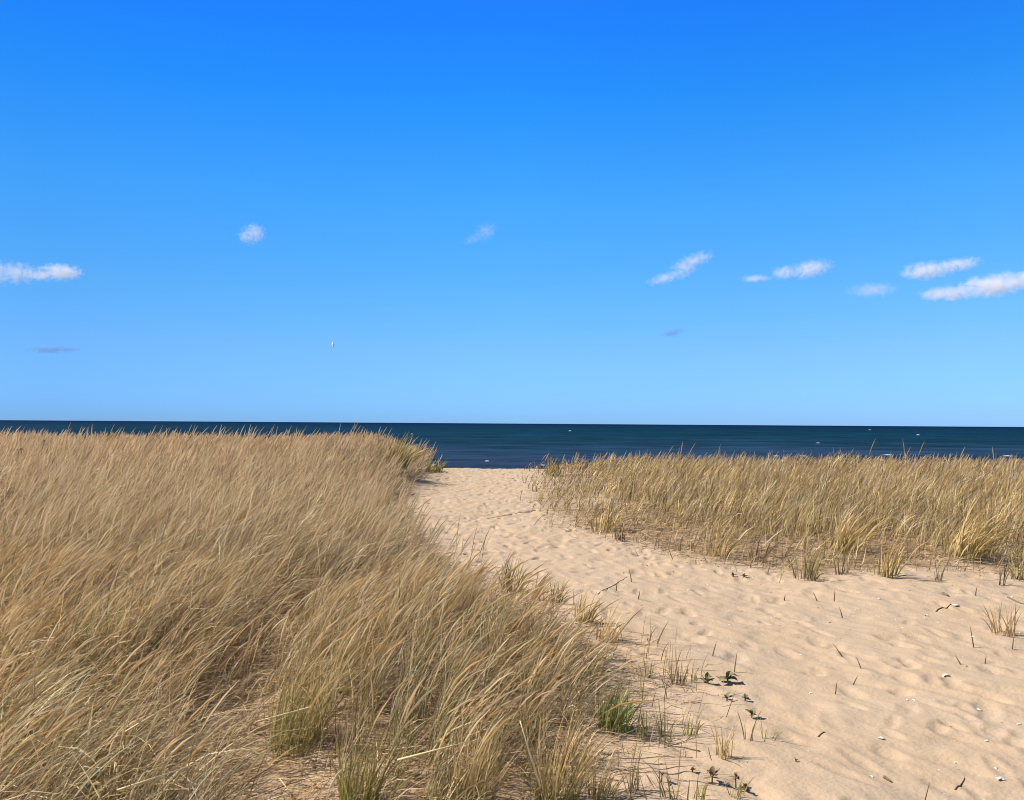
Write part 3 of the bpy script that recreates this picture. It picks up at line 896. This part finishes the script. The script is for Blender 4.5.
# ------------------------------------------------------------------ withered leaf sprigs
def leaf(bm, root, d, L, w, curl):
    d = Vector(d).normalized(); side = d.cross(Vector((0, 0, 1))).normalized(); up = side.cross(d)
    rows = []
    for k in range(6):
        t = k / 5
        c = root + d * (L * t) + up * (curl * L * math.sin(t * 2.6))
        hw = w * math.sin(math.pi * min(max(t, 0.06), 0.97)) ** 0.7
        rows.append([bm.verts.new(c - side * hw + up * hw * 0.45), bm.verts.new(c), bm.verts.new(c + side * hw + up * hw * 0.45)])
    for r0, r1 in zip(rows[:-1], rows[1:]):
        for k in range(2):
            bm.faces.new((r0[k], r0[k + 1], r1[k + 1], r1[k]))

def sprig(px, py, hp, wp, nl, mat, label, stem=0.16):
    nl += 2
    p = spot(px, py); m = p.y / F_PX
    t = empty("leaf_sprig", p)
    tag(t, label, "leaf sprig", "withered leaf sprigs on the sand")
    hs = hp * m * stem
    lean = Vector((random.uniform(-.2, .3), random.uniform(-.2, .2), 0))
    bm_obj("stem", tube([Vector((0, 0, -0.02)), lean * hs * 0.5 + Vector((0, 0, hs * 0.5)), lean * hs + Vector((0, 0, hs))], [0.8 * m, 0.7 * m, 0.6 * m]), mat, parent=t)
    for k in range(nl):
        a = 2 * math.pi * (k + random.uniform(-.25, .25)) / nl
        d = Vector((math.cos(a) + 0.25, math.sin(a) * 0.8, random.choice((-0.05, 0.15, 0.5, 1.0)) + random.uniform(-.1, .2)))
        bm = bmesh.new()
        leaf(bm, lean * hs * random.uniform(0.7, 1) + Vector((0, 0, hs * random.uniform(0.6, 1))), d, wp * m * random.uniform(0.26, 0.58), wp * m * random.uniform(0.08, 0.17), random.uniform(-0.25, 0.45))
        bm_obj("leaf", bm, mat, parent=t)
sprig(708, 684, 15, 20, 6, M_DEADLEAF, "grey green withered sprig left of the largest one, beside the dark bunch")
sprig(727, 683, 20, 22, 7, M_DEADLEAF, "largest dark green withered sprig, topmost of those on the bare sand")
sprig(727, 702, 13, 17, 5, M_DEADLEAF, "dark sprig with leaves swept right, under the largest sprig")
sprig(745, 701, 13, 14, 5, M_DEADLEAF, "compact dark green sprig furthest right of the upper sprigs")
sprig(752, 717, 13, 16, 5, M_DEADLEAF, "dark sprig among the blades of the open green fan", 0.3)
sprig(712, 783, 20, 18, 7, M_BROWNLEAF, "biggest brown leaf sprig near the bottom edge at centre", 0.42)
sprig(736, 784, 22, 15, 5, M_BROWNLEAF, "tall stemmed brown sprig right of the biggest brown one", 0.5)
sprig(745, 788, 10, 16, 4, M_BROWNLEAF, "flat three leaved brown sprig nearest the open path", 0.2)
sprig(661, 782, 20, 12, 4, M_BROWNLEAF, "small brown sprig on a thin stem left of the biggest brown one", 0.5)
sprig(729, 786, 6, 8, 4, M_BROWNLEAF, "tiny brown sprig between the biggest and the flat brown sprigs", 0.2)
sprig(692, 773, 10, 10, 4, M_BROWNLEAF, "small dark sprig lying by the tip of the dead stem", 0.2)
sprig(733, 577, 6, 9, 4, M_BROWNLEAF, "little dark sprig on the sand before the right grass, left of its neighbour")
sprig(744, 578, 6, 9, 4, M_BROWNLEAF, "little dark sprig on the sand before the right grass, right of its neighbour")
sprig(600, 640, 8, 10, 5, M_BROWNLEAF, "dark sprig where the straw tuft meets the open path on the left")
sprig(796, 762, 6, 7, 4, M_BROWNLEAF, "dark withered leaf scrap alone on the near path")

def weed(px, py, hp, wp, n, label):
    """a stiff dead weed with a dark plume, standing in the dune grass"""
    p = spot(px, py); m = p.y / F_PX
    t = empty("dead_weed", p)
    tag(t, label, "dead weed", "dark dead weeds near the left dune top")
    H_ = hp * m + 0.42
    bm_obj("stem", tube([Vector((0, 0, -0.02)), Vector((0.02, 0, H_ * 0.6)), Vector((wp * m * 0.5, 0, H_))], [0.006, 0.005, 0.003]), M_BROWNLEAF, parent=t)
    bm = bmesh.new()
    for k in range(n):
        q = random.uniform(0.7, 1.0)
        leaf(bm, Vector((wp * m * 0.5 * max(0, (q - 0.6) / 0.4), 0, H_ * q)), (random.uniform(0.2, 1), random.uniform(-.6, .6), random.uniform(-.1, .7)), wp * m * 0.45, wp * m * 0.09, 0.1)
    bm_obj("plume", bm, M_BROWNLEAF, parent=t)
weed(14, 478, 8, 11, 12, "dark dead weed with a drooping plume in the far left grass")
weed(40, 472, 10, 7, 9, "thin dark dead weed right of the drooping one in the far left grass")

# ------------------------------------------------------------------ shells
def shell(px, py, wpx, label, up=True):
    p = spot(px, py); r = 0.42 * wpx * p.y / F_PX
    bm = bmesh.new(); NA, NR = 15, 5
    grid = []
    for i in range(NR + 1):
        q = 0.06 + 0.94 * i / NR
        row = []
        for j in range(NA + 1):
            a = math.pi * (-0.12 + 1.24 * j / NA)
            rib = 1 + 0.05 * math.cos(a * 18) * q
            x, y = r * q * math.cos(a) * rib * 1.1, r * (q * math.sin(a) * rib - 0.4)
            z = r * 0.62 * math.sin(math.pi * (0.12 + 0.80 * q)) * (0.55 + 0.45 * math.sin(min(max(a, 0), math.pi))) - 0.12 * r
            row.append(bm.verts.new((x, y, z)))
        grid.append(row)
    for i in range(NR):
        for j in range(NA):
            bm.faces.new((grid[i][j], grid[i][j + 1], grid[i + 1][j + 1], grid[i + 1][j]))
    o = bm_obj("shell", bm, M_SHELL)
    mod = o.modifiers.new("thick", 'SOLIDIFY'); mod.thickness = r * 0.07
    o.location = p + Vector((0, 0, r * 0.06))
    o.rotation_euler = (random.uniform(-0.3, 0.3), random.uniform(-0.3, 0.3), random.uniform(0, 6.28))
    tag(o, label, "shell", "white shells scattered on the path sand")
for a in [
    (1001, 781, 10, "largest white shell, near the bottom right corner of the path"),
    (881, 739, 8, "bright white shell in the middle of the near path, second largest"),
    (945, 675, 8, "white shell with a dark spot behind it, below the yellow tussock"),
    (957, 606, 8, "white shell at the end of the driftwood stick left of the tussock"),
    (979, 708, 6, "white shell in a ripple on the right of the near path"),
    (1019, 725, 5, "white shell at the right edge of the near path"),
    (987, 742, 5, "white shell on the path above the largest shell, left side"),
    (907, 700, 4.5, "left one of two small white shells lying side by side on the path"),
    (914, 700, 4.5, "right one of two small white shells lying side by side on the path"),
    (957, 761, 5, "small white shell left of the largest shell near the bottom"),
    (872, 776, 5, "small shell beside the short thick dark twig"),
    (973, 637, 5, "small white shell close left of the stubby yellow tussock"),
    (927, 616, 5, "white shell just under the left end of the driftwood stick"),
    (1012, 598, 5, "white shell on the sand behind the yellow tussock at the right edge"),
    (811, 692, 4, "small white shell alone on the left half of the near path"),
    (996, 768, 4.5, "small white shell just above the largest one"),
    (879, 600, 4, "tiny white shell in front of the yellow gold tuft"),
]:
    shell(*a)

# crushed shell and dark plant crumbs: too many and too small to count
def crumbs(name, pts, size, mat, label, cat_kind="stuff"):
    V, Q = [], []
    n = 0
    for (x, y) in pts:
        s = size(y)
        z = float(zs(x, y))
        c, d = random.uniform(0.6, 1.5), random.uniform(0, 3.14)
        u = Vector((math.cos(d), math.sin(d), random.uniform(-.2, .2))) * s * c; w = Vector((-math.sin(d), math.cos(d), random.uniform(-.2, .2))) * s / c
        h = Vector((0, 0, s * random.uniform(0.4, 0.9)))
        o = Vector((x, y, z - 0.1 * s))
        V += [o - u, o + w, o + u, o - w, o + h + u * 0.2 + w * 0.1, o + h - u * 0.3]
        for f in ((0, 3, 5), (3, 2, 4), (3, 4, 5), (2, 1, 4), (1, 5, 4), (1, 0, 5)):
            Q.append([n + k for k in f])
        n += 6
    o = mesh_obj(name, np.array([tuple(v) for v in V]), np.array(Q), mat)
    tag(o, label, kind=cat_kind)
def sand_pts(n, y0, y1, x0, x1, cond):
    y = rng.uniform(y0, y1, n); x = rng.uniform(x0, x1, n) * y
    k = cond(poly_sd(x, y, LEFT), poly_sd(x, y, RIGHT), x, y)
    return list(zip(x[k], y[k]))
P = sand_pts(900, 3.2, 11, 0.0, 0.7, lambda l, r, x, y: (l < -0.6) & (r < 0.2) & (rng.uniform(0, 1, len(x)) < sstep(0.0, 0.35, x / y) * 0.75))
crumbs("shell_grit", P, lambda y: (0.00045 + 0.0004 * random.random()) * max(y, 4) * random.choice((0.7, 1, 1.3)), M_SHELL, "white crushed shell specks strewn over the path sand")
P = sand_pts(1300, 3.2, 14, -0.1, 0.7, lambda l, r, x, y: (l < 0.1) & (r < 0.8) & (rng.uniform(0, 1, len(x)) < 0.16 + 0.75 * sstep(-1.2, 0, r) + 0.5 * sstep(-1.0, 0, l)))
crumbs("plant_litter", P, lambda y: (0.0009 + 0.0006 * random.random()) * max(y, 4) * random.choice((0.7, 1, 1.2)), M_BROWNLEAF, "dark plant crumbs scattered on the sand by the grass")

# ------------------------------------------------------------------ whitecaps
def whitecap(px, py, wpx, hpx, label):
    p = sea_at(px, py); m = p.y / F_PX
    Lx, H_ = 0.7 * wpx * m, 0.4 * hpx * m
    bm = bmesh.new(); NX, NY = 28, 8
    g = []
    sdd = random.uniform(0, 50)
    for i in range(NX + 1):
        u = -1 + 2 * i / NX
        row = []
        for j in range(NY + 1):
            v = -1 + 2 * j / NY
            nz = float(noise(np.array([u * 4 + sdd]), np.array([v * 1.5 + sdd]), 5)[0]) + 0.5 * float(noise(np.array([u * 9 + sdd]), np.array([v * 3]), 6)[0])
            env = max(0.0, 1 - u * u) ** 0.6
            prof_ = max(0.0, 1 - v * v)
            row.append(bm.verts.new((u * Lx / 2, v * (0.5 * H_ + 0.6) * (0.6 + 0.5 * env) + 0.25 * H_ * math.sin(3 * u + sdd), H_ * env * prof_ * (0.75 + 0.8 * nz) - 0.04 * H_)))
        g.append(row)
    for i in range(NX):
        for j in range(NY):
            bm.faces.new((g[i][j], g[i + 1][j], g[i + 1][j + 1], g[i][j + 1]))
    o = bm_obj("whitecap", bm, M_FOAM, loc=p)
    tag(o, label, "whitecap", "whitecaps on the sea")
for a in [
    (632, 461, 13, 2.0, "widest whitecap, breaking just over the left part of the right grass"),
    (888, 455, 12, 1.5, "whitecap behind the middle of the right grass tops"),
    (803, 456, 10, 1.2, "faint whitecap left of the one behind the middle of the right grass"),
    (776, 456, 8, 1.0, "small low whitecap over the right grass, left of two others"),
    (1008, 456, 14, 1.5, "whitecap at the right edge of the sea by the grass tops"),
    (487, 461, 6, 1.2, "whitecap nearest the gap of the path, over its middle"),
    (543, 465, 6, 0.9, "low whitecap close to the dark crest tuft right of the path"),
    (570, 431, 4, 1.3, "distant whitecap near the horizon right of the path"),
    (918, 435, 5, 1.5, "distant whitecap high on the sea at right, the brighter one"),
    (870, 430, 4, 1.0, "tiny distant whitecap near the horizon at right"),
    (818, 443, 6, 0.9, "faint whitecap halfway up the sea at right"),
    (412, 434, 3, 1.0, "tiny distant whitecap beside the left dune tip"),
]:
    whitecap(*a)

# ------------------------------------------------------------------ the bird
def bird(px, py, dist, span):
    d = ray(px, py).normalized()
    p = Vector((0, 0, EYE)) + d * dist
    bm = bmesh.new()
    NS = 9; prof_ = [(-0.42, 0.012), (-0.34, 0.05), (-0.2, 0.075), (-0.02, 0.085), (0.14, 0.075), (0.25, 0.05), (0.32, 0.055), (0.39, 0.04), (0.45, 0.008)]
    rings = []
    for x, r in prof_:
        rings.append([bm.verts.new((x * span * 0.5, r * span * 0.6 * math.cos(2 * math.pi * k / 10), r * span * 0.55 * math.sin(2 * math.pi * k / 10) + (0.02 * span if x > 0.28 else 0))) for k in range(10)])
    for r0, r1 in zip(rings[:-1], rings[1:]):
        for k in range(10): bm.faces.new((r0[k], r0[(k + 1) % 10], r1[(k + 1) % 10], r1[k]))
    for sgn in (-1, 1):       # each wing: a thin bent aerofoil
        sec = [(0.04, 0.20, 0.02, 0.02), (0.16, 0.17, 0.075, 0.016), (0.30, 0.12, 0.09, 0.01), (0.5, 0.02, 0.045, 0.004)]
        rr = []
        for (y, c, z, th) in sec:
            off = 0.05 - 0.25 * max(0, y - 0.16)
            rr.append([bm.verts.new(((off + 0.5 * c) * span, sgn * y * span, z * span)), bm.verts.new((off * span, sgn * y * span, (z + th) * span)),
                       bm.verts.new(((off - 0.5 * c) * span, sgn * y * span, z * span)), bm.verts.new((off * span, sgn * y * span, (z - th) * span))])
        for r0, r1 in zip(rr[:-1], rr[1:]):
            for k in range(4): bm.faces.new((r0[k], r0[(k + 1) % 4], r1[(k + 1) % 4], r1[k]))
        bm.faces.new(rr[-1])
    o = bm_obj("gull", bm, M_BIRD, loc=p)
    o.rotation_euler = (R(-42), R(-5), R(200))
    tag(o, "tiny pale gull gliding in the sky above the left dune", "bird")
bird(333, 345, 110, 1.15)

# ------------------------------------------------------------------ clouds: small soft volumes about 900 m up
def cloud(px, py, lobes, dens, label, tint=(0.965, 0.95, 1.0), wisp=0.95, seed=0, name="cloud", depth=0.8, alt=900.0):
    """lobes: (dx, dy, half width, half height, tilt) in picture units about (px, py), turned into metres at the cloud's distance"""
    d = ray(px, py); d = d / math.hypot(d.x, d.y)
    dist = min((alt - EYE) / max(d.z, 0.02), 9000)
    p = Vector((0, 0, EYE)) + d * dist
    S = dist / F_PX * 1.03
    az = math.atan2(-d.x, d.y)
    m = bpy.data.materials.new("cloud_vapour"); m.use_nodes = True
    t = m.node_tree; n = t.nodes; l = t.links
    n.remove(n["Principled BSDF"])
    tc = n.new("ShaderNodeTexCoord")
    ns = n.new("ShaderNodeTexNoise"); ns.noise_dimensions = '3D'
    big = max(lo[2] for lo in lobes) * S
    ns.inputs["Scale"].default_value = 2.6 / (big * 0.5); ns.inputs["Detail"].default_value = 6; ns.inputs["Roughness"].default_value = 0.56
    mo = n.new("ShaderNodeVectorMath"); mo.operation = 'ADD'; mo.inputs[1].default_value = (seed * 913.0, seed * 377.0, 0)
    l.new(tc.outputs["Object"], mo.inputs[0]); l.new(mo.outputs[0], ns.inputs["Vector"])
    acc = None
    bm = bmesh.new()
    for (dx, dy, a, b, tilt) in lobes:
        mp = n.new("ShaderNodeMapping"); mp.vector_type = 'TEXTURE'
        mp.inputs["Location"].default_value = (dx * S, 0, -dy * S)
        mp.inputs["Rotation"].default_value = (0, -R(tilt), 0)
        mp.inputs["Scale"].default_value = (a * S, max(a * depth, b) * S, b * S)
        l.new(tc.outputs["Object"], mp.inputs["Vector"])
        ln = n.new("ShaderNodeVectorMath"); ln.operation = 'LENGTH'; l.new(mp.outputs[0], ln.inputs[0])
        iv = n.new("ShaderNodeMath"); iv.operation = 'SUBTRACT'; iv.inputs[0].default_value = 1.0; l.new(ln.outputs["Value"], iv.inputs[1])
        if acc is None: acc = iv
        else:
            mxn = n.new("ShaderNodeMath"); mxn.operation = 'SMOOTH_MAX'; mxn.inputs[2].default_value = 0.25
            l.new(acc.outputs[0], mxn.inputs[0]); l.new(iv.outputs[0], mxn.inputs[1]); acc = mxn
        M = Matrix.Translation((dx * S, 0, -dy * S)) @ Matrix.Rotation(-R(tilt), 4, 'Y') @ Matrix.Diagonal((a * S, max(a * depth, b) * S, b * S, 1))
        bmesh.ops.create_icosphere(bm, subdivisions=3, radius=0.97, matrix=M)
    nn = n.new("ShaderNodeMath"); nn.operation = 'MULTIPLY_ADD'; nn.inputs[1].default_value = wisp * 2.4; nn.inputs[2].default_value = -wisp * 1.32
    l.new(ns.outputs["Fac"], nn.inputs[0])
    sm = n.new("ShaderNodeMath"); sm.operation = 'ADD'; l.new(acc.outputs[0], sm.inputs[0]); l.new(nn.outputs[0], sm.inputs[1])
    mr = n.new("ShaderNodeMapRange"); mr.inputs["From Min"].default_value = 0.02; mr.inputs["From Max"].default_value = 0.95
    l.new(sm.outputs[0], mr.inputs["Value"])
    pw = n.new("ShaderNodeMath"); pw.operation = 'POWER'; pw.inputs[1].default_value = 1.35; l.new(mr.outputs[0], pw.inputs[0])
    pm = n.new("ShaderNodeMath"); pm.operation = 'MULTIPLY'; pm.inputs[1].default_value = 0.85 * dens / (max(lo[3] for lo in lobes) * S); l.new(pw.outputs[0], pm.inputs[0])
    pv = n.new("ShaderNodeVolumePrincipled"); pv.inputs["Color"].default_value = (*tint, 1); pv.inputs["Anisotropy"].default_value = 0.0
    l.new(pm.outputs[0], pv.inputs["Density"]); l.new(pv.outputs[0], n["Material Output"].inputs["Volume"])
    bmesh.ops.convex_hull(bm, input=bm.verts[:], use_existing_faces=False)
    loose = [v for v in bm.verts if not v.link_faces]
    bmesh.ops.delete(bm, geom=loose, context='VERTS')
    inner = [v for v in bm.verts if not any(True for f in v.link_faces)]
    o = bm_obj(name, bm, m, loc=p)
    o.rotation_euler = (0, 0, az)
    tag(o, label, "cloud", "small clouds in the blue sky")
cloud(8, 271, [(-14, 2, 26, 13, 0), (8, 1, 18, 11, 10), (26, 2, 9, 5, 0)], 1.6, "bright white cloud cut by the left edge of the picture", seed=1)
cloud(58, 272, [(2, 0, 21, 9, 4), (-14, 4, 12, 5, 15)], 1.7, "flat whitish cloud right of the cloud at the left edge", seed=2)
cloud(252, 234, [(1, 0, 14, 12, 20), (-6, 3, 9, 8, 0)], 1.5, "small round cloud alone in the left half of the sky", seed=3)
cloud(483, 234, [(2, -2, 17, 11, 32), (-9, 5, 13, 6, 20)], 0.40, "faint lavender wisp of cloud near the middle of the sky", tint=(0.9, 0.86, 1.0), seed=4)
cloud(684, 268, [(10, -7, 22, 8, 18), (0, 0, 18, 12, 25), (-18, 9, 22, 6, 15)], 1.0, "slanting pale cloud with a tail to the lower left, right of centre", seed=5)
cloud(796, 271, [(-10, 1, 17, 8, 5), (12, -1, 24, 10, 8), (-36, 5, 18, 4, 0)], 1.1, "cloud with a bright left core and faint ends, second from centre", seed=6)
cloud(937, 270, [(-8, 0, 26, 9, 0), (14, -3, 24, 7, 6)], 1.3, "pale cloud just above the big bright cloud at right", seed=7)
cloud(984, 288, [(10, -2, 42, 11, 5), (-26, 3, 30, 7, 0), (38, -6, 26, 11, 8)], 1.5, "biggest bright cloud, with flat grey base at the right edge", seed=8)
cloud(872, 290, [(0, 0, 26, 8, 0)], 0.35, "very faint lavender cloud left of the biggest bright cloud", seed=9)
cloud(52, 350, [(0, 0, 25, 3.5, 2), (12, -1, 14, 3, 0)], 0.27, "thin grey streak of cloud low over the left dune", tint=(0.25, 0.35, 0.5), seed=10)
cloud(673, 333, [(0, 0, 16, 4.5, 14)], 0.36, "small grey blue cloud scrap low in the sky right of centre", tint=(0.25, 0.35, 0.55), seed=11)
